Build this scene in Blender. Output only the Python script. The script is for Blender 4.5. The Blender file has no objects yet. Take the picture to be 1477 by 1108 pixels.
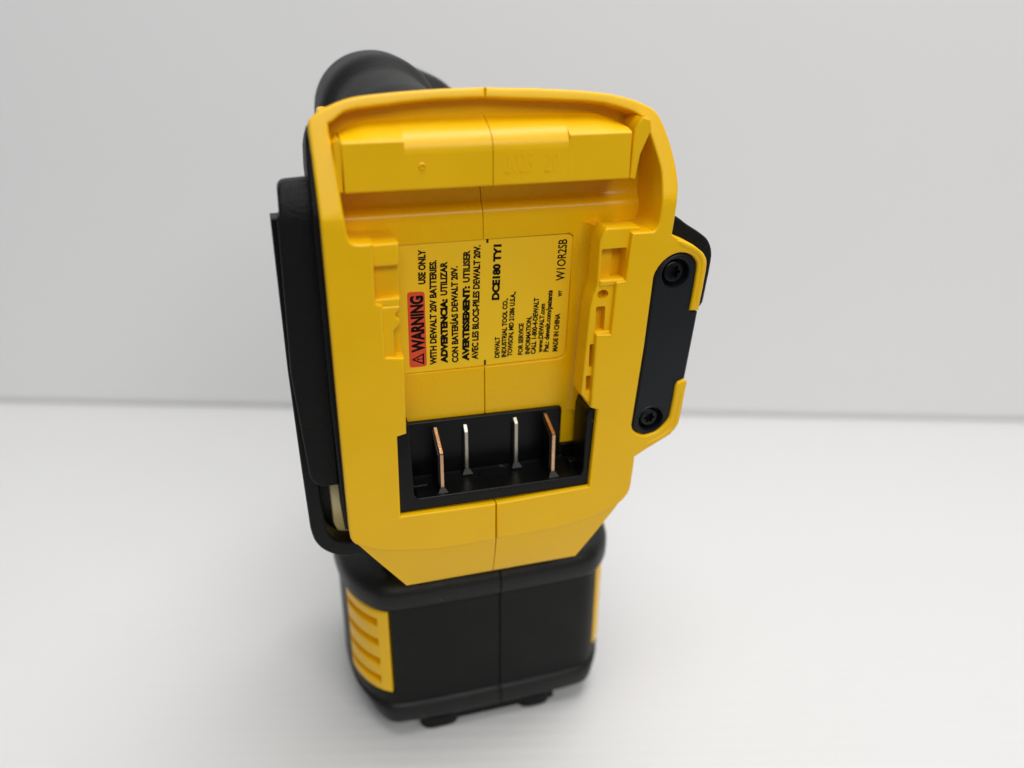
import bpy, bmesh, math, random
from mathutils import Vector, Matrix
from mathutils.geometry import delaunay_2d_cdt
random.seed(4)
sc = bpy.context.scene
COL = sc.collection
# Lengths below are tool units (about 0.9 mm): x across the battery foot, y away
# from its open face, z up; z = GROUND is the table.
S = 0.0009
GROUND = -106.3
def T(p):
    return Vector(((p[0] - 2) * S, (p[1] - 45) * S, (p[2] - GROUND) * S))

# ------------------------------------------------------------------ camera
cam_d = bpy.data.cameras.new("camera")
cam = bpy.data.objects.new("camera", cam_d); COL.objects.link(cam); sc.camera = cam
R = ((0.96, -0.112953, 0.256226), (-0.279938, -0.409122, 0.868478), (0.006731, -0.905462, -0.424375))
m = Matrix.Identity(4)
for i in range(3):
    m[i][0], m[i][1], m[i][2] = R[i][0], -R[i][1], -R[i][2]
m.translation = T((-57.51, -211.12, 145.88))
cam.matrix_world = m
cam_d.sensor_width = 36; cam_d.lens = 36 * 1200 / 1477
cam_d.clip_start = 0.01; cam_d.clip_end = 50
cam_d.dof.use_dof = True
cam_d.dof.focus_distance = 244 * S
cam_d.dof.aperture_fstop = 6.0

# ------------------------------------------------------------------ light
w = bpy.data.worlds.new("World"); sc.world = w; w.use_nodes = True
bg = w.node_tree.nodes["Background"]
bg.inputs[0].default_value = (0.93, 0.96, 1.0, 1); bg.inputs[1].default_value = 0.12
def area(name, loc, target, size, size_y, watts, col):
    d = bpy.data.lights.new(name, 'AREA'); d.shape = 'RECTANGLE'; d.size = size; d.size_y = size_y
    d.energy = watts; d.color = col
    o = bpy.data.objects.new(name, d); COL.objects.link(o); o.location = loc
    o.rotation_euler = (Vector(target) - Vector(loc)).to_track_quat('-Z', 'Y').to_euler()
    return o
area("ceiling_lamp", (0.15, -0.06, 1.25), (0.04, 0.05, 0), 1.1, 0.5, 10.8, (1, 0.992, 0.982))
area("ceiling_lamp", (0.10, -1.25, 1.15), (0.0, 0.0, 0.1), 1.3, 0.5, 9.8, (1, 0.992, 0.982))
sc.view_settings.view_transform = 'Standard'; sc.view_settings.look = 'None'
sc.view_settings.exposure = 0.17; sc.view_settings.gamma = 1

# ------------------------------------------------------------------ materials
def mat(name, col, rough=0.5, metal=0.0, bump=0.0, bscale=900.0, var=0.0, spec=0.5, dust=False):
    mt = bpy.data.materials.new(name); mt.use_nodes = True
    nt = mt.node_tree; b = nt.nodes["Principled BSDF"]
    b.inputs["Base Color"].default_value = (*col, 1); b.inputs["Roughness"].default_value = rough
    b.inputs["Metallic"].default_value = metal; b.inputs["Specular IOR Level"].default_value = spec
    tc = nt.nodes.new("ShaderNodeTexCoord")
    if bump:
        n = nt.nodes.new("ShaderNodeTexNoise"); n.inputs["Scale"].default_value = bscale; n.inputs["Detail"].default_value = 3
        nt.links.new(tc.outputs["Object"], n.inputs["Vector"])
        bm_ = nt.nodes.new("ShaderNodeBump"); bm_.inputs["Strength"].default_value = bump; bm_.inputs["Distance"].default_value = 0.0002
        nt.links.new(n.outputs["Fac"], bm_.inputs["Height"]); nt.links.new(bm_.outputs["Normal"], b.inputs["Normal"])
    if var:
        n2 = nt.nodes.new("ShaderNodeTexNoise"); n2.inputs["Scale"].default_value = 70; n2.inputs["Detail"].default_value = 5
        nt.links.new(tc.outputs["Object"], n2.inputs["Vector"])
        r = nt.nodes.new("ShaderNodeMapRange")
        r.inputs[3].default_value = max(0.05, rough - var); r.inputs[4].default_value = min(1, rough + var)
        nt.links.new(n2.outputs["Fac"], r.inputs[0]); nt.links.new(r.outputs[0], b.inputs["Roughness"])
        mx = nt.nodes.new("ShaderNodeMix"); mx.data_type = 'RGBA'
        mx.inputs[6].default_value = (*[c * (1 - var * .5) for c in col], 1); mx.inputs[7].default_value = (*[min(1, c * (1 + var * .5)) for c in col], 1)
        nt.links.new(n2.outputs["Fac"], mx.inputs[0]); nt.links.new(mx.outputs[2], b.inputs["Base Color"])
    if dust:
        vo = nt.nodes.new("ShaderNodeTexVoronoi"); vo.inputs["Scale"].default_value = 260
        nt.links.new(tc.outputs["Object"], vo.inputs["Vector"])
        sx = nt.nodes.new("ShaderNodeSeparateColor"); nt.links.new(vo.outputs["Color"], sx.inputs[0])
        l1 = nt.nodes.new("ShaderNodeMath"); l1.operation = 'MULTIPLY'; l1.inputs[1].default_value = 0.075
        nt.links.new(sx.outputs[0], l1.inputs[0])
        l2 = nt.nodes.new("ShaderNodeMath"); l2.operation = 'LESS_THAN'; nt.links.new(vo.outputs["Distance"], l2.inputs[0]); nt.links.new(l1.outputs[0], l2.inputs[1])
        l3 = nt.nodes.new("ShaderNodeMath"); l3.operation = 'GREATER_THAN'; l3.inputs[1].default_value = 0.72; nt.links.new(sx.outputs[1], l3.inputs[0])
        l4 = nt.nodes.new("ShaderNodeMath"); l4.operation = 'MULTIPLY'; nt.links.new(l2.outputs[0], l4.inputs[0]); nt.links.new(l3.outputs[0], l4.inputs[1])
        md = nt.nodes.new("ShaderNodeMix"); md.data_type = 'RGBA'; md.inputs[7].default_value = (0.16, 0.155, 0.15, 1)
        src = b.inputs["Base Color"].links[0].from_socket
        nt.links.new(l4.outputs[0], md.inputs[0]); nt.links.new(src, md.inputs[6]); nt.links.new(md.outputs[2], b.inputs["Base Color"])
    return mt
YEL = mat("yellow_plastic", (0.91, 0.52, 0.0), 0.37, bump=0.24, bscale=2300, var=0.09, spec=0.36)
YELG = mat("yellow_gloss_plastic", (0.91, 0.52, 0.0), 0.28, bump=0.08, bscale=1500, var=0.08, spec=0.38)
BLK = mat("black_plastic", (0.003, 0.0034, 0.0034), 0.4, bump=0.3, bscale=2400, var=0.08, spec=0.22, dust=True)
RUB = mat("black_rubber", (0.0045, 0.005, 0.0048), 0.48, bump=1.0, bscale=1500, var=0.1, spec=0.2, dust=True)
LIP_LIT = mat("rubber_lip_lit", (0.006, 0.0065, 0.0062), 0.45, bump=1.0, bscale=1300, var=0.12, spec=0.32, dust=True)  # same rubber as the cap, colour and specular raised for light catching the lips
TRAY = mat("tray_plastic", (0.002, 0.0022, 0.0023), 0.34, bump=0.15, bscale=2400, var=0.08, spec=0.24, dust=True)
STEEL = mat("black_steel", (0.008, 0.0105, 0.0125), 0.4, bump=0.15, bscale=3000, var=0.06, spec=0.3)
SCR = mat("black_oxide_screw", (0.005, 0.005, 0.0055), 0.3, metal=0.0, var=0.08, spec=0.3)
COP = mat("copper_blade", (0.78, 0.47, 0.27), 0.3, metal=1.0, bump=0.2, bscale=2000, var=0.1)
TIN = mat("brass_blade", (0.66, 0.62, 0.50), 0.42, metal=1.0, bump=0.3, bscale=2000, var=0.12)
LAB = mat("label_film", (0.97, 0.60, 0.012), 0.5, bump=0.03, bscale=900, var=0.03, spec=0.3)
INK = mat("black_ink", (0.005, 0.004, 0.004), 0.6, spec=0.12)
RED = mat("red_ink", (0.74, 0.085, 0.03), 0.5, spec=0.25)
PALE = mat("pale_lens_plastic", (0.97, 0.84, 0.40), 0.2, var=0.05)
def sheet_mat(name, col, rough, amp):
    mt = mat(name, col, rough, spec=0.35)
    nt = mt.node_tree; b = nt.nodes["Principled BSDF"]
    tc = nt.nodes.new("ShaderNodeTexCoord")
    wv = nt.nodes.new("ShaderNodeTexWave"); wv.wave_type = 'BANDS'; wv.bands_direction = 'Y'; wv.wave_profile = 'SIN'
    wv.inputs["Scale"].default_value = 62.0; wv.inputs["Distortion"].default_value = 0.6; wv.inputs["Detail"].default_value = 1; wv.inputs["Detail Scale"].default_value = 0.4
    nt.links.new(tc.outputs["UV"], wv.inputs["Vector"])
    n = nt.nodes.new("ShaderNodeTexNoise"); n.inputs["Scale"].default_value = 9; n.inputs["Detail"].default_value = 3
    nt.links.new(tc.outputs["UV"], n.inputs["Vector"])
    mul = nt.nodes.new("ShaderNodeMath"); mul.operation = 'MULTIPLY'
    nt.links.new(wv.outputs["Fac"], mul.inputs[0]); nt.links.new(n.outputs["Fac"], mul.inputs[1])
    bp = nt.nodes.new("ShaderNodeBump"); bp.inputs["Strength"].default_value = amp; bp.inputs["Distance"].default_value = 0.0004
    nt.links.new(mul.outputs[0], bp.inputs["Height"]); nt.links.new(bp.outputs["Normal"], b.inputs["Normal"])
    return mt
SHEET = sheet_mat("white_corrugated_sheet", (0.725, 0.723, 0.718), 0.45, 0.3)
SHEETW = sheet_mat("white_backdrop_sheet", (0.81, 0.806, 0.806), 0.5, 0.1)

# ------------------------------------------------------------------ mesh helpers
def finish(name, bm, mt, parent=None, smooth=35, wn=True, weld=True):
    if weld: bmesh.ops.remove_doubles(bm, verts=bm.verts, dist=1e-3)
    bmesh.ops.recalc_face_normals(bm, faces=bm.faces)
    for v in bm.verts: v.co = T(v.co)
    me = bpy.data.meshes.new(name); bm.to_mesh(me); bm.free()
    me.materials.append(mt)
    if smooth:
        me.shade_smooth(); me.set_sharp_from_angle(angle=math.radians(smooth))
    o = bpy.data.objects.new(name, me); COL.objects.link(o)
    if parent is not None: o.parent = parent
    if wn and smooth:
        md = o.modifiers.new("weighted_normals", 'WEIGHTED_NORMAL'); md.keep_sharp = True; md.weight = 80
    return o
def clean(P, e=0.02):
    o = []
    for p in P:
        if not o or math.hypot(o[-1][0] - p[0], o[-1][1] - p[1]) > e: o.append(p)
    if math.hypot(o[-1][0] - o[0][0], o[-1][1] - o[0][1]) < e: o.pop()
    return o
def sarea(P):
    return sum(P[i - 1][0] * P[i][1] - P[i][0] * P[i - 1][1] for i in range(len(P))) / 2
def inset(P, d):
    """move every vertex of a CCW outline inwards by d along its miter"""
    n = len(P); out = []
    for i in range(n):
        a, b, c = P[i - 1], P[i], P[(i + 1) % n]
        e1 = Vector((b[0] - a[0], b[1] - a[1])).normalized(); e2 = Vector((c[0] - b[0], c[1] - b[1])).normalized()
        n1 = Vector((-e1.y, e1.x)); n2 = Vector((-e2.y, e2.x))
        k = 1 + n1.dot(n2)
        mt_ = (n1 + n2) / max(k, 0.5)
        out.append((b[0] + mt_.x * d, b[1] + mt_.y * d))
    return out
def rounded(P, r, k=4):
    """round the corners of an outline"""
    rs = r if isinstance(r, (list, tuple)) else [r] * len(P)
    out = []; n = len(P)
    for i in range(n):
        a, b, c = Vector(P[i - 1]), Vector(P[i]), Vector(P[(i + 1) % n])
        if rs[i] <= 0: out.append(tuple(b)); continue
        d1 = (a - b); d2 = (c - b); l = min(rs[i], d1.length * .49, d2.length * .49)
        p, q = b + d1.normalized() * l, b + d2.normalized() * l
        for j in range(k + 1):
            t = j / k
            out.append(tuple((1 - t) ** 2 * p + 2 * t * (1 - t) * b + t * t * q))
    return out
def cap_fill(bm, verts, P, d, mk):
    n = len(P)
    vo, eo, fo, ov, oe, of = delaunay_2d_cdt([Vector(p) for p in P], [], [list(range(n))], 1, 1e-5)
    bv = [verts[ov[i][0]] if ov[i] else bm.verts.new(mk(v, d)) for i, v in enumerate(vo)]
    for f in fo:
        try: bm.faces.new([bv[i] for i in f])
        except ValueError: pass
def add_prism(bm, P, y0, y1, r=0.6, axes='xz', back=True, steps=3):
    P = clean(P)
    if sarea(P) < 0: P = P[::-1]
    mk = {'xz': lambda p, d: (p[0], d, p[1]), 'xy': lambda p, d: (p[0], p[1], d), 'yz': lambda p, d: (d, p[0], p[1])}[axes]
    rings = []
    sg = 1 if y1 > y0 else -1
    for s_ in range(steps + 1):
        a = math.pi / 2 * s_ / steps
        rings.append((inset(P, r * (1 - math.sin(a))), y0 + sg * r * (1 - math.cos(a))))
        if r <= 0: rings = [(P, y0)]; break
    rings.append((P, y1))
    vs = [[bm.verts.new(mk(p, d)) for p in ring] for ring, d in rings]
    n = len(P)
    for A, B in zip(vs, vs[1:]):
        for i in range(n):
            bm.faces.new((A[i], A[(i + 1) % n], B[(i + 1) % n], B[i]))
    cap_fill(bm, vs[0], rings[0][0], rings[0][1], mk)
    cap_fill(bm, vs[-1], rings[-1][0], rings[-1][1], mk)
    return bm
def prism(name, P, y0, y1, mt, parent, r=0.6, tilt=False, axes='xz', smooth=35):
    bm = bmesh.new(); add_prism(bm, P, y0, y1, r, axes)
    if tilt: tilt_top(bm)
    return finish(name, bm, mt, parent, smooth)
def tilt_top(bm):
    """the upper end of the foot leans back"""
    for zz in (92.5, 94, 95.5):
        bmesh.ops.bisect_plane(bm, geom=bm.verts[:] + bm.edges[:] + bm.faces[:], plane_co=(0, 0, zz), plane_no=(0, 0, 1), dist=1e-4)
    for v in bm.verts:
        t = v.co.z - 94
        if t > 0 and v.co.y > 1.0: v.co.z -= 0.26 * (v.co.y - 1.0) * min(1, t / 22)
        if t > -1.5: v.co.y += 0.36 * (t if t > 1.5 else (t + 1.5) ** 2 / 6)
def rect(x0, x1, z0, z1): return [(x0, z0), (x1, z0), (x1, z1), (x0, z1)]
def box(name, x0, x1, y0, y1, z0, z1, mt, parent, r=0.5, rc=0.0, smooth=35):
    P = rect(x0, x1, z0, z1)
    if rc: P = rounded(P, rc)
    return prism(name, P, y0, y1, mt, parent, r, smooth=smooth)
def add_box(bm, x0, x1, y0, y1, z0, z1, r=0.4, rc=0.0):
    P = rect(x0, x1, z0, z1)
    add_prism(bm, rounded(P, rc) if rc else P, y0, y1, r)
def catmull(P, n=4, closed=False):
    P = [Vector(p) for p in P]; out = []; N = len(P)
    for i in range(N if closed else N - 1):
        g = lambda k: P[k % N] if closed else P[min(max(k, 0), N - 1)]
        p0, p1, p2, p3 = g(i - 1), g(i), g(i + 1), g(i + 2)
        for k in range(n):
            t = k / n
            out.append(.5 * ((2 * p1) + (-p0 + p2) * t + (2 * p0 - 5 * p1 + 4 * p2 - p3) * t * t + (-p0 + 3 * p1 - 3 * p2 + p3) * t ** 3))
    if not closed: out.append(P[-1])
    return [tuple(p) for p in out]
def circle(cx, cz, r, n=32): return [(cx + r * math.cos(2 * math.pi * i / n), cz + r * math.sin(2 * math.pi * i / n)) for i in range(n)]
def sweep_x(name, prof, x0, x1, mt, parent, r=0.0, smooth=35):
    """closed (y, z) profile run along x"""
    bm = bmesh.new(); add_prism(bm, prof, x0, x1, r, 'yz'); return finish(name, bm, mt, parent, smooth)
def subtract(o, bm_cut):
    for v in bm_cut.verts: v.co = T(v.co)
    me = bpy.data.meshes.new("cutter"); bmesh.ops.recalc_face_normals(bm_cut, faces=bm_cut.faces); bm_cut.to_mesh(me); bm_cut.free()
    c = bpy.data.objects.new("cutter", me); COL.objects.link(c)
    md = o.modifiers.new("cut", 'BOOLEAN'); md.operation = 'DIFFERENCE'; md.object = c; md.solver = 'EXACT'
    wnm = o.modifiers.get("weighted_normals")
    if wnm: wnm.show_viewport = wnm.show_render = False
    dg = bpy.context.evaluated_depsgraph_get(); dg.update()
    new = bpy.data.meshes.new_from_object(o.evaluated_get(dg), depsgraph=dg)
    old = o.data; nm = old.name
    o.modifiers.remove(md); o.data = new; bpy.data.meshes.remove(old); new.name = nm
    bpy.data.objects.remove(c); bpy.data.meshes.remove(me)
    new.shade_smooth(); new.set_sharp_from_angle(angle=math.radians(35))
    if wnm: wnm.show_viewport = wnm.show_render = True
    return o
def lathe_y(name, cx, cz, prof, mt, parent, n=64):
    bm = bmesh.new(); rings = []
    for y, r in prof:
        rings.append([bm.verts.new((cx + r * math.cos(2 * math.pi * i / n), y, cz + r * math.sin(2 * math.pi * i / n))) for i in range(n)])
    for A, B in zip(rings, rings[1:]):
        for i in range(n): bm.faces.new((A[i], A[(i + 1) % n], B[(i + 1) % n], B[i]))
    bm.faces.new(rings[0]); bm.faces.new(rings[-1][::-1])
    return finish(name, bm, mt, parent, 40)

# ------------------------------------------------------------------ setting
A0, A1 = Vector((-246.4, 367.7)), Vector((401.5, 158.5))
ux = (A1 - A0).normalized(); uy = Vector((-ux.y, ux.x))          # along the fold, away from the camera
mid = (A0 + A1) / 2
def sheet(name, prof, half, mt, ang=0.0):
    me = bpy.data.meshes.new(name); vs = []; fs = []; uvs = []
    run = 0.0
    for i, (s, z) in enumerate(prof):
        if i: run += math.hypot(s - prof[i - 1][0], z - prof[i - 1][1])
        for sx in (-1, 1):
            p = mid + ux * half * sx + uy * s
            vs.append(T((p.x, p.y, z))); uvs.append((sx * half * S, run * S))
    for i in range(len(prof) - 1): fs.append((2 * i, 2 * i + 1, 2 * i + 3, 2 * i + 2))
    me.from_pydata(vs, [], fs); me.update()
    uv = me.uv_layers.new(name="run")
    c, sn = math.cos(ang), math.sin(ang)
    for l in me.loops:
        u, v = uvs[l.vertex_index]; uv.data[l.index].uv = (c * u - sn * v, sn * u + c * v)
    me.materials.append(mt); me.shade_smooth(); me.set_sharp_from_angle(angle=math.radians(30))
    o = bpy.data.objects.new(name, me); COL.objects.link(o); o["kind"] = "structure"
    return o
sheet("table_surface", [(-490, GROUND), (6, GROUND)], 1600, SHEET, math.radians(-4))
sheet("backdrop_wall", [(2.4, GROUND - 0.5), (2.2, GROUND + 1.4), (0.3, GROUND + 4.2), (0, GROUND + 4.8), (4, GROUND + 60), (22, GROUND + 300), (50, GROUND + 700)], 1600, SHEETW)

# ------------------------------------------------------------------ the tool
tool = bpy.data.objects.new("power_tool", None); COL.objects.link(tool)
tool["label"] = "yellow and black cordless power tool standing on its motor end, battery slot facing out"
tool["category"] = "power tool"

RIM_L = [(0.3, 123.8), (-3.6, 123.8), (-7.4, 123.8), (-11.0, 123.7), (-14.2, 123.6), (-17.2, 123.5), (-19.8, 123.3), (-21.8, 123.2), (-23.4, 123.2), (-25.3, 123.0), (-28.0, 122.8), (-30.9, 122.6), (-33.3, 122.4), (-34.7, 122.2), (-35.5, 122.0), (-36.6, 121.7), (-38.1, 121.2), (-39.8, 120.7), (-41.4, 120.1), (-42.5, 119.5), (-43.5, 119.0), (-44.2, 118.5), (-44.8, 118.1), (-45.2, 117.7), (-45.6, 117.4), (-45.8, 117.2), (-46.0, 117.0), (-46.0, 116.5), (-46.0, 115.4), (-46.0, 113.9), (-45.9, 112.3), (-45.9, 110.6), (-45.8, 108.7), (-45.8, 106.8), (-45.6, 94.2), (-45.6, 71.9), (-45.6, 47.7), (-45.6, 25.9), (-45.5, 1.8), (-45.5, 0.4), (-45.4, -1.1), (-45.3, -2.3), (-45.0, -3.1), (-44.7, -3.8), (-44.3, -4.3), (-43.9, -4.8), (-43.4, -5.1), (-42.9, -5.5), (-40.9, -6.5), (-39.0, -7.5), (-36.7, -8.4), (-34.0, -9.2), (-31.0, -9.8), (-27.6, -10.4), (-23.5, -11.0), (-19.0, -11.5), (-14.3, -11.7), (-9.5, -11.7), (-4.7, -11.5), (0.2, -11.3), (0.2, 2.0), (-29.9, 2.6), (-29.5, 30.0), (-26.8, 30.6), (-26.3, 49.6), (-26.3, 54.4), (-31.4, 55.0), (-31.4, 70.1), (-33.2, 70.9), (-32.9, 86.7), (-32.9, 87.3), (-34.5, 87.3), (-36.2, 87.3), (-37.5, 87.5), (-38.2, 87.8), (-38.6, 88.2), (-38.9, 89.0), (-39.2, 90.2), (-39.4, 91.8), (-39.6, 93.9), (-39.8, 96.7), (-40.0, 100.1), (-40.2, 103.5), (-40.3, 105.6), (-40.4, 107.8), (-40.5, 109.7), (-40.7, 111.4), (-40.9, 112.8), (-41.1, 114.2), (-41.0, 116.3), (-40.6, 116.5), (-40.3, 116.7), (-39.7, 117.0), (-38.9, 117.6), (-38.0, 118.2), (-37.0, 118.8), (-36.0, 119.1), (-35.1, 119.3), (-33.6, 119.6), (-31.2, 119.8), (-28.3, 120.1), (-25.6, 120.3), (-23.7, 120.5), (-22.1, 120.7), (-20.1, 120.8), (-17.5, 121.0), (-14.5, 121.2), (-11.2, 121.3), (-7.6, 121.3), (-3.8, 121.4), (0.0, 121.4)]
RIM_R = [(0.0, 121.4), (6.6, 121.0), (13.1, 120.7), (18.9, 120.4), (23.5, 120.1), (27.4, 119.9), (30.7, 119.5), (33.2, 119.2), (35.1, 118.7), (36.8, 118.3), (38.5, 117.8), (40.1, 117.3), (41.4, 116.8), (42.5, 116.3), (43.4, 115.8), (44.3, 115.4), (44.8, 113.5), (45.2, 112.8), (45.5, 112.2), (45.9, 111.2), (46.4, 109.7), (46.9, 108.0), (47.4, 106.2), (47.9, 104.4), (48.3, 102.7), (48.6, 101.0), (48.6, 99.5), (48.6, 98.1), (48.5, 96.5), (48.4, 94.5), (48.2, 92.4), (48.1, 90.6), (48.0, 89.1), (47.9, 87.9), (47.7, 87.0), (47.3, 86.2), (46.8, 85.7), (46.3, 85.2), (39.9, 85.1), (38.8, 71.2), (36.0, 70.9), (35.2, 55.0), (30.6, 55.3), (30.0, 31.4), (32.2, 30.4), (30.9, 2.9), (0.2, 2.0), (0.2, -11.3), (6.9, -11.3), (13.6, -11.2), (19.6, -11.0), (24.2, -10.6), (28.0, -10.0), (31.6, -9.2), (35.0, -8.1), (38.3, -6.8), (41.5, -5.4), (42.3, -4.8), (43.1, -4.1), (43.8, -3.3), (44.4, -2.5), (44.9, -1.6), (45.3, -0.4), (45.6, 1.7), (45.7, 4.1), (45.9, 6.4), (46.0, 8.3), (46.1, 9.9), (46.1, 11.6), (50.3, 14.0), (57.9, 17.9), (58.7, 18.8), (59.5, 19.7), (60.2, 20.8), (60.7, 21.9), (60.9, 23.1), (61.1, 24.7), (61.3, 26.9), (61.5, 29.5), (61.7, 31.8), (61.8, 33.4), (62.0, 34.7), (62.2, 36.0), (61.1, 37.2), (58.9, 36.4), (58.3, 35.2), (58.1, 31.9), (57.8, 28.7), (57.5, 26.1), (57.3, 24.5), (57.0, 23.7), (56.5, 22.9), (55.6, 21.8), (54.5, 20.8), (53.3, 19.9), (52.0, 19.4), (50.7, 19.1), (49.5, 18.9), (48.4, 19.0), (47.4, 19.4), (46.6, 19.8), (45.9, 20.3), (45.2, 21.0), (44.7, 21.6), (44.5, 22.2), (44.3, 22.9), (44.2, 23.5), (46.4, 50.0), (47.6, 71.4), (47.8, 72.2), (48.0, 72.9), (48.4, 73.6), (48.9, 74.5), (49.6, 75.3), (50.3, 76.1), (51.2, 76.8), (52.3, 77.5), (53.3, 77.9), (54.4, 78.2), (55.5, 78.3), (56.5, 78.2), (57.5, 78.0), (58.5, 77.6), (59.4, 77.1), (60.1, 76.5), (60.6, 75.9), (61.0, 75.3), (61.3, 74.7), (61.4, 74.1), (61.5, 72.9), (61.4, 70.8), (61.3, 68.1), (61.1, 65.6), (60.9, 63.6), (60.7, 61.8), (60.5, 60.0), (63.4, 59.7), (63.7, 63.4), (64.1, 67.0), (64.3, 70.0), (64.5, 72.0), (64.5, 73.3), (64.5, 74.3), (64.4, 75.1), (64.2, 75.7), (64.0, 76.2), (63.6, 76.8), (63.2, 77.4), (62.6, 78.0), (61.7, 78.7), (60.6, 79.5), (59.5, 80.3), (58.4, 80.9), (57.3, 81.4), (56.1, 81.9), (54.9, 82.5), (53.6, 83.2), (52.3, 83.9), (52.8, 89.5), (52.9, 91.3), (53.0, 93.1), (53.1, 94.7), (53.3, 95.9), (53.4, 96.9), (53.5, 98.0), (53.4, 99.5), (53.3, 101.2), (53.1, 102.9), (52.8, 104.6), (52.4, 106.4), (52.0, 108.1), (51.4, 110.0), (50.8, 111.8), (50.2, 113.3), (49.7, 114.5), (49.2, 115.4), (48.6, 116.2), (48.1, 116.8), (47.5, 117.3), (46.7, 117.8), (45.5, 118.4), (44.0, 119.0), (42.5, 119.6), (40.8, 120.1), (39.0, 120.6), (37.1, 121.0), (35.3, 121.4), (33.4, 121.7), (30.9, 122.0), (27.2, 122.4), (22.9, 122.7), (19.1, 123.0), (16.4, 123.1), (14.1, 123.3), (11.4, 123.4), (7.9, 123.5), (4.1, 123.6), (0.3, 123.8)]
PLATE = [(48.1, 71.1), (48.3, 71.8), (48.5, 72.5), (48.9, 73.3), (49.4, 74.1), (50.1, 75.0), (50.8, 75.8), (51.8, 76.5), (52.8, 77.1), (53.9, 77.6), (54.9, 77.9), (56.0, 78.0), (57.0, 77.9), (58.1, 77.7), (59.1, 77.2), (60.0, 76.8), (60.7, 76.2), (61.2, 75.6), (61.6, 74.9), (61.8, 74.2), (61.9, 73.4), (62.1, 72.6), (61.6, 65.3), (61.4, 59.4), (63.8, 59.1), (63.2, 52.3), (61.7, 36.8), (59.4, 35.7), (58.9, 34.6), (58.6, 31.4), (58.4, 28.1), (58.1, 25.5), (57.8, 24.0), (57.6, 23.1), (57.1, 22.3), (56.2, 21.2), (55.0, 20.2), (53.8, 19.3), (52.6, 18.8), (51.2, 18.5), (50.0, 18.3), (48.9, 18.4), (47.9, 18.8), (47.1, 19.2), (46.3, 19.7), (45.7, 20.4), (45.2, 21.0), (44.9, 21.7), (44.8, 22.3), (44.7, 22.9), (46.8, 49.5)]

def relax(P, n, keep):
    for _ in range(n):
        P = [p if keep(p) or i in (0, len(P) - 1) else tuple(round(.25 * P[i - 1][k] + .5 * p[k] + .25 * P[i + 1][k], 2) for k in (0, 1)) for i, p in enumerate(P)]
    return P
a_ = RIM_L.index((-46.0, 110.6)) if (-46.0, 110.6) in RIM_L else 34
RIM_L = relax(RIM_L[:a_], 4, lambda p: p[1] < 114) + RIM_L[a_:]
SEAM = 0.1
def half(P, sign):
    return [(min(x, -SEAM) if sign < 0 else max(x, SEAM), z) for x, z in P]

# --- battery foot, two shell halves meeting at the seam
shell_l = prism("foot_shell", half(RIM_L, -1), 0, 20, YEL, tool, 0.75, tilt=True)
shell_r = prism("foot_shell", half(RIM_R, 1), 0, 6.5, YEL, tool, 0.75, tilt=True)
outer = [p for p in RIM_L[:RIM_L.index((0.2, 2.0))]] + [p for p in RIM_R[RIM_R.index((0.2, -11.3)):] if p[0] < 53.6 and (abs(p[1] - 48) > 36.2 or p[0] > 52)]
outer = [p for p in outer if not (12 < p[1] < 83.5 and p[0] > 0)]
outer = clean(outer, .1); outer = outer if sarea(outer) > 0 else outer[::-1]
prism("foot_back", inset(outer, 0.9), 19.8, 27, YEL, shell_l, 0, tilt=True)
inn = clean([p for p in RIM_R if p[1] > 112 and abs(p[0]) < 44.4 and RIM_R.index(p) < 20][::-1] + [p for p in RIM_L[RIM_L.index((-41.1, 114.2)):]][::-1], .1)
inn = [(x * 1.035, z + 1.3) for x, z in inn]
prism("slot_back", [(43.5, 109), (46.4, 113.4), *inn, (-41.8, 106)], 14.4, 18, YEL, shell_l, 0.0)
# right side wall behind the rim (without the screw lug)
cut = []
for p in half(RIM_R, 1):
    lim = 45.9 + (p[1] - 11.6) * (52.0 - 45.9) / (83.9 - 11.6) if p[1] < 84 else 52.6
    if 11 < p[1] < 84 and p[0] > 43.5: continue
    cut.append((min(p[0], lim), p[1]))
prism("side_wall", inset(clean(cut) if sarea(cut) > 0 else clean(cut)[::-1], 0.12), 6.3, 20, YEL, shell_r, 0.0, tilt=True)
# chin below the foot
def chin(sign):
    top = [p for p in (RIM_L if sign < 0 else RIM_R) if p[1] < -5 and abs(p[0]) < 43.2]
    top = sorted({p[0]: p for p in half(top, sign)}.values())
    if sign < 0: top = [(-43.0, -5.6)] + [p for p in top if p[0] > -42.9]
    else: top = [p for p in top if p[0] < 41.4] + [(41.6, -5.7)]
    x0, x1 = top[0][0], top[-1][0]
    b0, b1 = (-28.7, -SEAM) if sign < 0 else (SEAM, 28.9)
    bm = bmesh.new(); N = 7
    cols = []
    for x, z in top:
        t = (x - x0) / (x1 - x0); bx = b0 + (b1 - b0) * t; col_ = []
        for k in range(N):
            s_ = k / (N - 1)
            col_.append(bm.verts.new((x + (bx - x) * s_, 0.55 + 3.8 * s_ ** 1.2, z + 0.15 + (-26.8 - z) * s_)))
        col_.append(bm.verts.new((bx, 5.4, -27.4)))
        col_.append(bm.verts.new((bx, 24, -31)))
        col_.append(bm.verts.new((x, 24, z + 0.5)))
        cols.append(col_)
    M = len(cols[0])
    for A, B in zip(cols, cols[1:]):
        for k in range(M): bm.faces.new((A[k], B[k], B[(k + 1) % M], A[(k + 1) % M]))
    bm.faces.new(cols[0]); bm.faces.new(cols[-1][::-1])
    finish("chin", bm, YEL, shell_l if sign < 0 else shell_r, 40)
chin(-1); chin(1)

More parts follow.
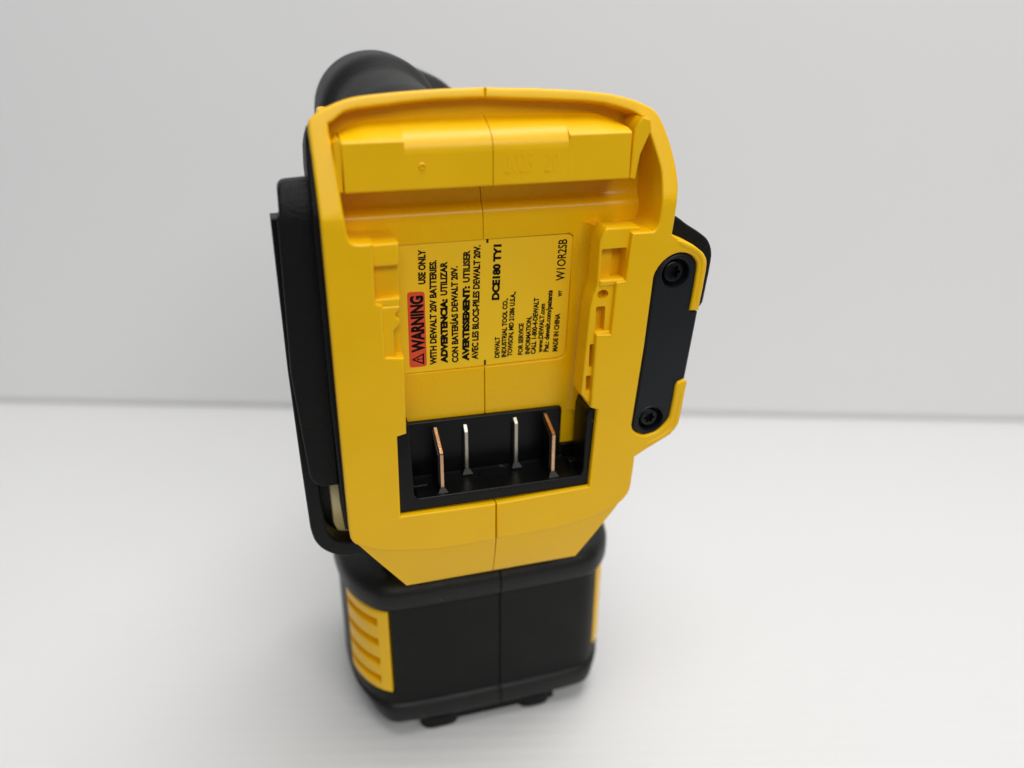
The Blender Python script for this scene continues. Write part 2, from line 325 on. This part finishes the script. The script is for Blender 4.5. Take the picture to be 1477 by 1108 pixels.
# --- latch shelf at the top of the slot (y, z profile run along x), with its two side facets
def shelf_prof(rr):
    P = [(4.5, 99.6), (4.1, 99.9), (4, 100.4), (4, 108.6)]
    P += catmull([(4, 108.6), (4.25, 110.3), (5.1, 111.9), (6.9, 113.5), (10.5, 115.2), (15.5, 117.0)], 5)[1:]
    P += [(21, 117.4), (21, 99.6)]
    return P
sh_l = sweep_x("latch_shelf", shelf_prof(4.0), -23.0, 0.35 - SEAM, YEL, shell_l, 0)
sh_r = sweep_x("latch_shelf", shelf_prof(4.0), 0.35 + SEAM, 21.6, YEL, shell_r, 0)
def facet(P0, x0, x1, parent):
    """sharper outer block of the shelf whose top runs down with the rim's corner"""
    bm = bmesh.new(); cols = []
    N = 9
    for i in range(N):
        t = i / (N - 1); x = x0 + (x1 - x0) * t
        dz = -3.4 * max(0.0, (t - 0.45) / 0.55) ** 2
        prof = [(4.46, 99.6), (4.06, 99.9), (3.96, 100.4), (3.96, 111.7), (4.05, 112.0), (4.4, 112.35), (6.5, 113.3 + dz * .1), (10.5, 115.1 + dz * .5), (15.5, 116.9 + dz), (21, 117.2 + dz), (21, 99.6)]
        cols.append([bm.verts.new((x, y, z)) for y, z in prof])
    M = len(cols[0])
    for A, B in zip(cols, cols[1:]):
        for k in range(M): bm.faces.new((A[k], B[k], B[(k + 1) % M], A[(k + 1) % M]))
    bm.faces.new(cols[0]); bm.faces.new(cols[-1][::-1])
    finish("shelf_block", bm, YEL, parent, 30)
facet(None, -22.98, -38.6, shell_l)
facet(None, 21.58, 39.4, shell_r)
# moulded pip and date stamp on the shelf face
bm = bmesh.new()
for k in range(20):
    a0, a1 = 2 * math.pi * k / 20, 2 * math.pi * (k + 1) / 20
    q = [(r * math.cos(a), r * math.sin(a), h) for a, r, h in ((a0, 1.05, 0), (a1, 1.05, 0), (a1, .7, .4), (a0, .7, .4))]
    q2 = [(r * math.cos(a), r * math.sin(a), h) for a, r, h in ((a0, .7, .4), (a1, .7, .4), (a1, .35, -.8), (a0, .35, -.8))]
    for f_ in (q, q2): bm.faces.new([bm.verts.new((-18.6 + x, 3.99 - h, 105.6 + z)) for x, z, h in f_])
finish("mould_pip", bm, YEL, shell_l, 40)

# --- side pocket pillar between shelf and right wall
prism("pocket_rib", [(39.8, 99.8), (41.6, 99.2), (42.6, 106), (45.4, 112.6), (45.0, 115.2), (42.4, 116.0), (40.4, 113.0)], 4.3, 20, YEL, shell_r, 0.5)
prism("pocket_rib", [(-38.9, 99.8), (-40.6, 99.8), (-40.6, 112), (-39.2, 113.4), (-38.4, 112)], 4.6, 20, YEL, shell_l, 0.4)

# --- slot floor
FY = 15.0
back_top = [(FY, 82.3), (FY, 88.2)] + catmull([(FY, 88.6), (15.15, 89.9), (15.7, 91.0), (16.7, 92.0), (17.6, 93.6), (18.2, 97.0), (18.4, 101.0)], 4)[1:] + [(18.4, 112), (26.8, 112), (26.8, 82.3)]
sweep_x("slot_floor", back_top, -42, 0.3 - SEAM, YELG, shell_l, 0)
sweep_x("slot_floor", back_top, 0.3 + SEAM, 50.5, YELG, shell_r, 0)
bm = bmesh.new()
add_prism(bm, [(-30, 42.6), (-30, 8), (0.4 - SEAM, 8), (0.4 - SEAM, 42.2)], FY, 26, 0.35)
finish("slot_floor", bm, YELG, shell_l)
# right half: strip right of the label with rounded recess corners, curving up into the rail wall
P = [(0.4 + SEAM, 8), (33, 8), (33, 82.28), (25.6, 82.28)] + catmull([(25.6, 82.2), (27.2, 81.8), (28.2, 80.8), (28.5, 79.2)], 3)[1:] + \
    catmull([(26.9, 45.2), (26.6, 43.6), (25.6, 42.6), (24.0, 42.2)], 3) + [(0.4 + SEAM, 42.2)]
bm = bmesh.new(); add_prism(bm, P, FY, 26, 0.4); finish("slot_floor", bm, YELG, shell_r)
fil = [(27.8, 15.05)] + [(29.3 + 2.7 * math.sin(a) , 15.0 - 4.6 * (1 - math.cos(a))) for a in [i * math.pi / 16 for i in range(1, 9)]] + [(32.0, 4.8), (36, 4.8), (36, 20), (27.8, 20)]
bm = bmesh.new(); add_prism(bm, [(x - .6, y) for x, y in fil], 24, 85.4, 0.0, 'xy')
for v in bm.verts: v.co.x += (v.co.z - 56) * 0.022
finish("rail_wall", bm, YELG, shell_r, 40)
# floor of the label recess
box("recess_floor", -28, 29.2, 15.75, 18, 41, 83.2, YELG, shell_l, 0)

# --- battery rails
bm = bmesh.new()
add_box(bm, -34.5, -26.0, 1.5, 14, 80.6, 86.6, .6)
add_box(bm, -34.5, -26.0, 4.4, 14, 70.5, 81.2, .3)
add_box(bm, -34.5, -26.4, 1.5, 14, 69.0, 71.6, .6)
finish("rail_step", bm, YEL, shell_l)
bm = bmesh.new()
P = rounded([(-33, 53.5), (-28.6, 53.5), (-28.6, 62.4), (-26.7, 64.2), (-26.7, 65.6), (-27.9, 66.3), (-27.9, 67.2), (-26.6, 68.3), (-26.6, 69.4), (-33, 69.4)], .5, 2)
add_prism(bm, P, 1.2, 14, .5)
add_box(bm, -29, -26.2, 5.0, 14, 53.5, 69.2, .3)
finish("rail_step", bm, YEL, shell_l)
def rr(x0, x1, z0, z1, r=.4, sl=0.0): return rounded([(x0, z0), (x1 - sl, z0), (x1, z1), (x0 + sl, z1)], r, 3)
rail = prism("rail_step", [(43, 86.2), (32.9, 86.6), (32.3, 86.1), (30.9, 83.2), (30.7, 70.2), (29.8, 67.2), (28.9, 63.4), (27.3, 35.6), (31.2, 30.2), (36, 30.2), (43, 60)], 1.8, 9, YEL, shell_r, 0.6)
bm = bmesh.new()
add_prism(bm, rr(31.5, 39.2, 71.4, 80.7, .5), -1, 6.5, 0)
add_prism(bm, [(32.6 + 1.75 * math.cos(a), 67.2 + 1.35 * math.sin(a)) for a in [i * math.pi / 12 for i in range(24)]], -1, 6.0, 0)
add_prism(bm, rr(30.7, 33.6, 55.6, 63.5, .6), -1, 6.0, 0)
add_prism(bm, rr(29.3, 30.9, 44.2, 51.8, .4), -1, 5.0, 0)
add_prism(bm, rr(28.6, 30.2, 36.4, 41.6, .4), -1, 5.0, 0)
subtract(rail, bm)
for (x0, x1, z0, z1) in ((31.2, 40.2, 69.6, 71.6), (30.6, 36.2, 53.6, 55.8)):      # lit sill under each recess
    box("rail_sill", x0, x1, 1.3, 7.5, z0, z1, YEL, shell_r, 0.6, .3)

# --- label and its print
label = prism("warning_label", rounded([(-26.2, 42.7), (26.2, 42.7), (28.0, 81.9), (-25.6, 82.6)], [.5, 2.4, 2.4, .5], 5), 15.45, 15.78, LAB, tool, 0.0)
label["label"] = "yellow warning label with black print and a red warning panel"
prism("red_panel", rounded([(-22.6, 44.5), (-17.4, 44.5), (-17.2, 68.0), (-22.3, 68.2)], 1.0, 5), 15.40, 15.46, RED, label, 0.0)
def text_faces(bm, txt, x0, z0, x1, z1, cap, y, off=0.0, depth=0.0):
    """letters whose baseline runs from (x0, z0) to (x1, z1) on the plane y"""
    cu = bpy.data.curves.new("print", 'FONT'); cu.body = txt; cu.offset = off; cu.size = 1.0; cu.resolution_u = 3
    cu.extrude = depth
    o = bpy.data.objects.new("print", cu); COL.objects.link(o)
    dg = bpy.context.evaluated_depsgraph_get(); dg.update()
    me = bpy.data.meshes.new_from_object(o.evaluated_get(dg), depsgraph=dg)
    xs = [v.co.x for v in me.vertices]; xa, xb = min(xs), max(xs)
    d = Vector((x1 - x0, z1 - z0)); L = d.length; d /= L; up = Vector((-d.y, d.x))
    kx = L / (xb - xa); ky = cap / 0.729
    base = len(bm.verts); vs = []
    for v in me.vertices:
        p = Vector((x0, z0)) + d * ((v.co.x - xa) * kx) + up * (v.co.y * ky)
        vs.append(bm.verts.new((p.x, y - v.co.z * ky, p.y)))
    for p in me.polygons:
        try: bm.faces.new([vs[i] for i in p.vertices])
        except ValueError: pass
    bpy.data.objects.remove(o); bpy.data.curves.remove(cu); bpy.data.meshes.remove(me)
YP = 15.38
bm = bmesh.new()
def split(txt_b, txt_r, frac, x0, z0, x1, z1, cap):
    xm, zm = x0 + (x1 - x0) * frac, z0 + (z1 - z0) * frac
    text_faces(bm, txt_b, x0, z0, xm, zm, cap, YP, 0.07)
    g = 1.1 / (z1 - z0)
    text_faces(bm, txt_r, x0 + (x1 - x0) * (frac + g), zm + 1.1, x1, z1, cap, YP, 0.045)
text_faces(bm, "WARNING", -18.04, 49.25, -17.62 - .25, 66.86, 3.7, YP, 0.05)
text_faces(bm, "USE ONLY", -16.92, 70.20, -16.54, 80.37, 2.05, YP, 0.045)
text_faces(bm, "WITH DEWALT 20V BATTERIES.", -14.46, 44.68, -13.54, 77.07, 1.95, YP, 0.045)
split("ADVERTENCIA:", "UTILIZAR", 0.645, -11.13, 44.79, -10.41, 76.39, 1.95)
text_faces(bm, "CON BATER\u00cdAS DEWALT 20V.", -7.79, 44.65, -7.37, 74.81, 1.9, YP, 0.045)
split("AVERTISSEMENT:", "UTILISER", 0.69, -4.51, 44.77, -3.61, 79.20, 1.95)
text_faces(bm, "AVEC LES BLOCS-PILES DEWALT 20V.", -1.63, 44.94, -0.48, 80.52, 1.95, YP, 0.045)
text_faces(bm, "DCE180 TY1", 5.02, 63.41, 5.70, 80.29, 2.15, YP, 0.06)
text_faces(bm, "DEWALT", 5.16, 44.66, 5.30, 51.59, 1.5, YP, 0.045)
text_faces(bm, "INDUSTRIAL TOOL CO.,", 7.32, 44.65, 7.72, 63.63, 1.5, YP, 0.045)
text_faces(bm, "TOWSON, MD 21286 U.S.A.,", 9.20, 44.71, 10.13, 65.54, 1.5, YP, 0.045)
text_faces(bm, "FOR SERVICE", 12.63, 44.81, 12.84, 55.22, 1.5, YP, 0.045)
text_faces(bm, "INFORMATION,", 14.92, 44.80, 15.30, 57.17, 1.5, YP, 0.045)
text_faces(bm, "CALL 1-800-4-DEWALT", 16.80, 44.61, 17.57, 62.97, 1.55, YP, 0.045)
text_faces(bm, "www.DEWALT.com", 18.99, 44.85, 19.58, 60.86, 1.55, YP, 0.045)
text_faces(bm, "Pat.: dewalt.com/patents", 21.0, 44.89, 21.86, 64.96, 1.6, YP, 0.045)
text_faces(bm, "MADE IN CHINA", 23.94, 44.70, 24.52, 57.23, 1.6, YP, 0.045)
text_faces(bm, "WY", 24.87, 62.69, 24.95, 64.70, 1.2, YP, 0.045)
text_faces(bm, "W1OR2SB", 25.55, 67.73, 26.0, 80.43, 2.8, YP, 0.016)
# warning triangle with its exclamation mark left open
tri = [(-18.15, 45.1), (-18.05, 48.9), (-22.0, 47.0)]
tri_in = [(-20.1, 46.75), (-19.95, 47.15), (-18.95, 47.22), (-18.95, 46.8)]
def quadf(pts): bm.faces.new([bm.verts.new((x, YP, z)) for x, z in pts])
o3 = [Vector(p) for p in tri]; c3 = sum(o3, Vector((0, 0))) / 3
i3 = [c3 + (p - c3) * 0.62 for p in o3]
for k in range(3): quadf([o3[k], o3[(k + 1) % 3], i3[(k + 1) % 3], i3[k]])
quadf([(-20.3, 46.75), (-20.3, 47.25), (-19.2, 47.15), (-19.2, 46.85)]); quadf([(-18.95, 46.8), (-18.95, 47.2), (-18.6, 47.2), (-18.6, 46.8)])
# seam marks at the label's edges
quadf([(1.3, 81.0), (1.95, 81.0), (2.0, 82.35), (1.35, 82.35)]); quadf([(0.3, 42.75), (0.9, 42.75), (0.95, 44.4), (0.35, 44.4)])
finish("label_lettering", bm, INK, label, 0, weld=False)
bm = bmesh.new()
text_faces(bm, "2025", 3.4, 102.9, 11.2, 102.8, 5.4, 3.97, -0.012, 0.007)
text_faces(bm, "20", 14.6, 102.7, 18.6, 102.7, 5.4, 3.97, -0.012, 0.007)
finish("date_stamp", bm, YEL, shell_r, 0, weld=False)

# --- terminal block
frame_out = [(-29.6, 32.7), (-29.8, 2.9), (31.0, 2.75), (32.0, 22), (32.3, 29.8), (31.6, 31.0), (30.2, 30.4), (29.5, 28)]
frame_in = [(29.2, 9.0), (28.0, 6.6), (-23.8, 7.0), (-25.2, 8.4), (-25.7, 32.7)]
block = prism("terminal_block", frame_out + frame_in, 1.7, 12.0, TRAY, tool, 0.45)
bm = bmesh.new()
v = [bm.verts.new(p) for p in ((-25.6, 1.9, 5.9), (29.4, 1.9, 5.7), (29.4, 24, 8.9), (-25.6, 24, 8.9), (-25.6, 1.9, 3.5), (29.4, 1.9, 3.5), (29.4, 24, 3.5), (-25.6, 24, 3.5))]
for f_ in ((0, 1, 2, 3), (4, 5, 6, 7), (0, 1, 5, 4), (1, 2, 6, 5), (2, 3, 7, 6), (3, 0, 4, 7)): bm.faces.new([v[i] for i in f_])
finish("tray_floor", bm, TRAY, block, 30)
prism("back_plate", rounded([(-27, 6), (25.2, 6), (25.6, 26.0), (-27, 26.8)], [0, 0, 1.0, .4], 3), 13.4, 18, TRAY, block, 0.55)
box("corner_block", 25.6, 30.5, 13.5, 22, 6, 12.2, TRAY, block, 0.5)
box("corner_block", 26.4, 29.2, 7.5, 10.5, 5.8, 9.0, TRAY, block, 0.4)
box("corner_block", -25.3, -20.2, 6.0, 9.2, 5.8, 8.9, TRAY, block, 0.4)
bm = bmesh.new()      # fillet ridge where the tray floor meets the back plate
add_prism(bm, [(13.1, 7.0), (13.6, 7.0), (13.6, 8.15), (13.45, 7.95)], -25.5, 25.8, 0, 'yz'); finish("tray_fillet", bm, TRAY, block, 40)
bm = bmesh.new()      # gate mark moulded in the tray floor
for k in range(28):
    a0, a1 = 2 * math.pi * k / 28, 2 * math.pi * (k + 1) / 28
    def rp(a, r, h): return (2.2 + r * math.cos(a), 10.0 + r * .8 * math.sin(a), 5.85 + 0.145 * (8.1 + r * .8 * math.sin(a)) + h)
    for ra, rb, ha, hb in ((5.4, 5.1, -.05, .16), (5.1, 4.7, .16, -.05)):
        bm.faces.new([bm.verts.new(rp(a0, ra, ha)), bm.verts.new(rp(a1, ra, ha)), bm.verts.new(rp(a1, rb, hb)), bm.verts.new(rp(a0, rb, hb))])
finish("gate_mark", bm, TRAY, block, 40)
def blade(x, yf, zt, mt, skew):
    zb = 5.9 + 0.145 * (yf - 2)
    P = [(yf, zb), (yf, zt - .5), (yf + .25, zt + .1), (13.8, 24.6), (13.8, zb)]
    bm = bmesh.new(); add_prism(bm, P, x - .5, x + .5, 0.14, 'yz')
    o = finish("blade", bm, mt, block, 40)
    o["label"] = "copper coloured outer blade" if mt is COP else "silvery inner blade"
    bm = bmesh.new()  # black sleeve along the blade's flank
    add_prism(bm, [(yf + .9, zb), (yf + .9, zt - 1.0), (13.7, 23.8), (13.7, zb)], x - 1.05, x - .52, 0.1, 'yz')
    finish("blade_sleeve", bm, TRAY, block, 40)
    bm = bmesh.new()  # moulded foot of the blade
    b0 = [(x - 1.7, yf - 1.5, zb - .4), (x + 1.7, yf - 1.5, zb - .4), (x + 1.7, 14.9, zb + .4), (x - 1.7, 14.9, zb + .4)]
    b1 = [(x - 1.7, yf - 1.4, zb + .5), (x + 1.7, yf - 1.4, zb + .5), (x + 1.7, 14.9, zb + 1.2), (x - 1.7, 14.9, zb + 1.2)]
    b2 = [(x - .8, yf - .25, zb + 1.9), (x + .8, yf - .25, zb + 1.9), (x + .8, 14.9, zb + 2.5), (x - .8, 14.9, zb + 2.5)]
    V = [[bm.verts.new(p) for p in r_] for r_ in (b0, b1, b2)]
    for A, B in zip(V, V[1:]):
        for k in range(4): bm.faces.new((A[k], A[(k + 1) % 4], B[(k + 1) % 4], B[k]))
    bm.faces.new(V[0]); bm.faces.new(V[2])
    finish("blade_foot", bm, TRAY, block, 25)
blade(-16.0, 4.2, 20.0, COP, 0); blade(-6.5, 11.7, 22.2, TIN, 0); blade(9.7, 11.5, 23.2, TIN, 0); blade(19.8, 4.3, 21.6, COP, 0)

# --- belt hook plate, its screws and the rubber behind the lug
plate = prism("hook_plate", inset(clean(PLATE) if sarea(PLATE) > 0 else clean(PLATE)[::-1], 0.1), 1.0, 5.5, STEEL, tool, 0.85)
bm = bmesh.new()
SC = ((54.85, 72.0, 4.5), (50.9, 24.3, 4.2))
for x, z, r in SC: add_prism(bm, circle(x, z, r, 40), -3, 4.2, 0)
subtract(plate, bm)
prism("lug_backing", [(47.5, 20), (58, 20), (60.5, 36), (62.5, 60), (60, 76), (49, 76)], 5.6, 6.4, STEEL, plate, 0)
for x, z, r in SC:
    ro = prism("screw", circle(x, z, r * .74, 40), 2.0, 4.6, SCR, plate, 0.7)
    bm = bmesh.new()
    star = []
    for k in range(60):
        a = 2 * math.pi * k / 60 + .2
        q = 0.5 + 0.5 * math.cos(6 * a); star.append((x + r * (.31 + .15 * q ** .8) * math.cos(a), z + r * (.31 + .15 * q ** .8) * math.sin(a)))
    add_prism(bm, star, 1, 3.9, 0); subtract(ro, bm)
    bm = bmesh.new()    # rolled lip round the counterbore
    for k in range(40):
        a0, a1 = 2 * math.pi * k / 40, 2 * math.pi * (k + 1) / 40
        for (ra, ya), (rb, yb) in (((r + .5, 1.0), (r + .3, .78)), ((r + .3, .78), (r, .85)), ((r, .85), (r - .12, 1.4))):
            bm.faces.new([bm.verts.new((x + q[0] * math.cos(q[2]), q[1], z + q[0] * math.sin(q[2]))) for q in ((ra, ya, a0), (ra, ya, a1), (rb, yb, a1), (rb, yb, a0))])
    finish("counterbore_lip", bm, STEEL, plate, 60)
rub = prism("rubber_bumper", catmull([(50, 86.5), (55.6, 87.6), (60.5, 84.6), (65.0, 81.8), (68.0, 79.3), (69.6, 75.6), (69.6, 71.0), (69.0, 65), (68.4, 59.6)], 4) + [(67.6, 58.4), (63.5, 58.0), (50, 58.0)], 6.6, 20, RUB, tool, 1.0)
prism("rubber_bumper", [(50, 12.2), (58.6, 17.2), (61.2, 20.3), (62.0, 24), (62.9, 36.6), (60, 37), (50, 37)], 6.6, 16, RUB, tool, 0.6)

def bead(name, pts, y, r, parent):
    bm = bmesh.new(); rings = []
    P = [Vector(p) for p in pts]
    for i, p in enumerate(P):
        d = (P[min(i + 1, len(P) - 1)] - P[max(i - 1, 0)]).normalized(); nn = Vector((-d.y, d.x))
        r_, r = r, r * min(1.0, .05 + .3 * i, .05 + .3 * (len(P) - 1 - i))
        rings.append([bm.verts.new((p.x + nn.x * r * math.cos(a), y - .55 * r * math.sin(a), p.y + nn.y * r * math.cos(a))) for a in [math.pi * k / 6 for k in range(7)]]); r = r_
    for A, B in zip(rings, rings[1:]):
        for k in range(6): bm.faces.new((A[k], A[k + 1], B[k + 1], B[k]))
    return finish(name, bm, YEL, parent, 60)
bead("lug_bead", catmull([(53.4, 82.2), (56.6, 80.6), (59.8, 79.0), (62.0, 77.2), (63.0, 75.0), (63.2, 72.6), (62.9, 68), (62.2, 60.6)], 5), 0.12, 0.75, shell_r)
bead("lug_bead", catmull([(48.5, 15.2), (53.5, 17.2), (57.0, 19.2), (58.9, 21.2), (59.7, 24.2), (60.2, 29), (61.0, 35.4)], 5), 0.12, 0.75, shell_r)

# --- guard on the left side
prism("side_liner", [(-47.3, 106), (-46.9, 113), (-46.2, 116.4), (-44, 117.4), (-44, -2), (-46.4, -2), (-47.2, 40)], 4.2, 22, RUB, tool, 0.8, tilt=True)
bm = bmesh.new()
add_prism(bm, rounded([(-55.9, 93.4), (-55.3, 94.0), (-55.0, 101.8), (-45.9, 102.2), (-46.3, 92), (-46.5, 12.0), (-52.4, 11.9), (-54.9, 15.0), (-57.0, 49)], [.3, .3, 2.2, .5, 0, .2, 2, 2, 0], 4), 8.0, 13, 0.8)
for zz in [91.5 + .8 * k for k in range(14)]: bmesh.ops.bisect_plane(bm, geom=bm.verts[:] + bm.edges[:] + bm.faces[:], plane_co=(0, 0, zz), plane_no=(0, 0, 1), dist=1e-4)
for v in bm.verts: v.co.y += 0.034 * max(0, v.co.z - 91.5) ** 2
guard = finish("side_guard", bm, RUB, tool, 40)
loop = [(-57.6, 92.6), (-57.7, 49), (-57.1, 18), (-56.5, -4)] + catmull([(-56.4, -5), (-55.4, -9.6), (-52.6, -13.6), (-48.0, -16.4), (-43.4, -17.0)], 4) + \
    [(-41, -17.0), (-41, -12.0)] + catmull([(-45.0, -11.6), (-48.6, -10.4), (-51.0, -7.4), (-52.0, -3.0), (-52.4, 12)], 4) + [(-54.5, 30), (-54.8, 92.6)]
prism("guard_loop", loop, 11.5, 18, BLK, guard, 0.7)
prism("guard_backing", [(-56, 22), (-49.6, 22), (-49.3, -8), (-47.8, -12.8), (-43, -13.4), (-43, -16.4), (-50, -15), (-54.5, -9)], 19.5, 40, BLK, guard, 0)
prism("light_window", rounded([(-49.5, 14), (-44, 14), (-44, -13.2), (-47.6, -13.2), (-49.1, -10)], [0, 0, 0, 1.2, 1.2], 4), 20, 34, PALE, guard, 0.7)

# --- motor end the tool stands on
CX = 2.7
hp = catmull([(0, 16.0), (14, 16.05), (28, 16.4), (36, 17.2), (40.4, 19.8), (44.8, 25.4), (48.0, 33), (49.8, 44), (50.2, 58), (48.2, 76), (42, 89), (26, 94), (0, 95)], 6)
SX = 5.6 - CX
front = [(SX - .3, 16.0), (SX, 16.0), (SX + .3, 16.0)]
right = [p for p in hp if p[0] > SX + .8]
left = [(-p[0], p[1]) for p in hp if p[0] > 0.4][::-1]
PLAN = [(x + CX, y) for x, y in front + right + left + [(0.3, 16.0)]]
PLAN = clean(PLAN)
if sarea(PLAN) < 0: PLAN = PLAN[::-1]
VZ0, VZ1 = -84.2, -47.0
def in_vent(x, y): return (x - CX > 41.5 and y < 46) or (x - CX < -36.4 and y < 38)
secs = [(-101.3, 13), (-101.1, 8), (-100.6, 4.2), (-99.9, 1.8), (-98.9, .2), (-97.7, -.9), (-96.2, -1.4), (-93.6, -1.55), (-91.6, -1.35), (-90.8, -1.0), (-90.2, -.45), (-89.8, .15), (-89.4, .2), (-89.0, 0), (-86, 0), (VZ0 - .1, 0), (VZ0, 0),
        (-75, 0), (-65, 0), (-56, 0), (VZ1, 0), (VZ1 + .1, 0), (-46.4, .1), (-46.0, .1), (-45.7, -.6), (-45.3, -1.2), (-44.4, -1.6), (-42, -1.7), (-39.8, -1.6), (-38.4, -1.2), (-37.2, -.4), (-36.2, .8), (-35.4, 2.6), (-34.9, 5), (-34.7, 9)]
bm = bmesh.new(); rings = []
for z, ins in secs:
    P = inset(PLAN, ins); ring = []
    Q = inset(PLAN, ins + 4.2); G = inset(PLAN, ins + .45)
    ek = max(0.0, min(1.0, (-87.0 - z) / 13.5)); ek = ek * ek * (3 - 2 * ek) * 4.6
    E4 = inset(PLAN, ins + ek)
    for i, p in enumerate(P):
        ox, oy = PLAN[i]
        k_ = max(0.0, min(1.0, (oy - 17.2) / 11.0)); p = (p[0] + (E4[i][0] - p[0]) * k_, p[1] + (E4[i][1] - p[1]) * k_)
        if VZ0 <= z <= VZ1 and in_vent(ox, oy): p = Q[i]
        elif abs(ox - 5.6) < .05 and oy < 20: p = G[i]
        ring.append(bm.verts.new((p[0], p[1], z)))
    rings.append(ring)
n = len(PLAN)
for A, B in zip(rings, rings[1:]):
    for i in range(n): bm.faces.new((A[i], A[(i + 1) % n], B[(i + 1) % n], B[i]))
f0 = bm.faces.new(rings[0]); f1 = bm.faces.new(rings[-1])
bmesh.ops.triangulate(bm, faces=[f0, f1])
for f_ in bm.faces:
    zc = f_.calc_center_median().z
    if zc > -46.4 or zc < -89.3: f_.material_index = 1
cap = finish("motor_cap", bm, RUB, tool, 40)
cap.data.materials.append(LIP_LIT)
# vent panels: a curved yellow grille let into each front corner
def vent(sign):
    path = [(CX + sign * x, y) for x, y in hp if abs(x) > (36.5 if sign < 0 else 41.6) and y < (39 if sign < 0 else 45.5)]
    # resample by arc length
    dense = []
    for a, b in zip(path, path[1:]):
        for k in range(8): dense.append((a[0] + (b[0] - a[0]) * k / 8, a[1] + (b[1] - a[1]) * k / 8))
    dense.append(path[-1])
    L_ = [0]
    for a, b in zip(dense, dense[1:]): L_.append(L_[-1] + math.hypot(b[0] - a[0], b[1] - a[1]))
    tot = L_[-1]
    def at(s_):
        for i in range(len(L_) - 1):
            if L_[i + 1] >= s_:
                t = (s_ - L_[i]) / (L_[i + 1] - L_[i]); a, b = dense[i], dense[i + 1]
                d = Vector((b[0] - a[0], b[1] - a[1])).normalized(); nn = Vector((d.y, -d.x)) * sign
                return Vector((a[0] + (b[0] - a[0]) * t, a[1] + (b[1] - a[1]) * t)), nn
        return Vector(dense[-1]), nn
    us = [0, .5, 3.4, 4.0] + [4 + (tot - 6) * k / 12 for k in range(1, 12)] + [tot - 2, tot - .2]
    slots = [-52.6, -61.6, -70.4, -78.6]
    zs = [VZ1 - .25, VZ1 - .8]
    for z in slots: zs += [z + 1.8, z - 1.8]
    zs += [VZ0 + .8, VZ0 + .25]
    zs = sorted(zs)
    bm = bmesh.new()
    def vtx(u, z, d):
        p, nn = at(u); return (p.x + nn.x * d, p.y + nn.y * d, z)
    bulge = 0.35
    g0 = [[bm.verts.new(vtx(u, z, bulge if (0 < i < len(us) - 1 and 0 < j < len(zs) - 1) else bulge - .5)) for j, z in enumerate(zs)] for i, u in enumerate(us)]
    g1 = [[bm.verts.new(vtx(u, z, -3.4)) for z in zs] for u in us]
    for i in range(len(us) - 1):
        for j in range(len(zs) - 1):
            zc = (zs[j] + zs[j + 1]) / 2
            hole = any(abs(zc - z) < 1.7 for z in slots) and 3 <= i < len(us) - 2
            if not hole: bm.faces.new((g0[i][j], g0[i + 1][j], g0[i + 1][j + 1], g0[i][j + 1]))
            # side walls where a hole or the border begins
            bm.faces.new((g1[i][j], g1[i][j + 1], g1[i + 1][j + 1], g1[i + 1][j]))
    edges = [e for e in bm.edges if e.is_boundary and all(v in set(sum(g0, [])) for v in e.verts)]
    m_ = {}
    for i in range(len(us)):
        for j in range(len(zs)): m_[g0[i][j]] = g1[i][j]
    for e in edges:
        a, b = e.verts
        bm.faces.new((a, b, m_[b], m_[a]))
    finish("vent_panel", bm, YEL, cap, 35, weld=False)
vent(-1); vent(1)
for x0, x1 in ((-24.5, -9.5), (13.5, 27.0)):
    o = prism("standing_foot", rounded([(x0, 16.9), (x1, 16.9), (x1, 34), (x0, 34)], 5, 5), GROUND, -100.3, RUB, cap, 1.6, axes='xy')
for x0, x1 in ((-24.5, -9.5), (13.5, 27.0)):
    prism("standing_foot", rounded([(x0, 70), (x1, 70), (x1, 84), (x0, 84)], 5, 5), GROUND, -100.3, RUB, cap, 1.6, axes='xy')
prism("base_rib", [(-24, 18.6), (28, 18.6), (28, 80), (-24, 80)], -104.8, -100.4, RUB, cap, .5, axes='xy')

# --- body behind the foot, barrel and head
body = box("body_shell", -38, 44, 28, 70, 20, 108, YEL, tool, 3.0, 6)
box("body_corner", -40.2, -36.6, 56, 66, 90, 113.8, YEL, body, 0.8, 1.5)
box("body_neck", -34, 38, 24, 78, -40, 24, RUB, body, 3.0, 4)
prism("body_grip", rounded([(-43.5, 20), (-36, 10), (40, 10), (46.5, 20), (46.5, 96), (-43.5, 96)], 3), 26, 74, RUB, body, 3.0)
lathe_y("barrel", -19.5, 109, [(18, 11), (20, 12.2), (30, 14.4), (45, 15.6), (61, 16.2), (63.5, 16.7), (66, 17.9), (68, 18.9), (71, 19.5), (76, 19.7), (88, 19.8), (96, 19.2), (100, 17.5), (102, 13)], RUB, tool)
lathe_y("tool_head", -6, 98, [(86, 18), (92, 22.5), (100, 23.6), (128, 23.6), (136, 21), (138, 15)], RUB, tool)
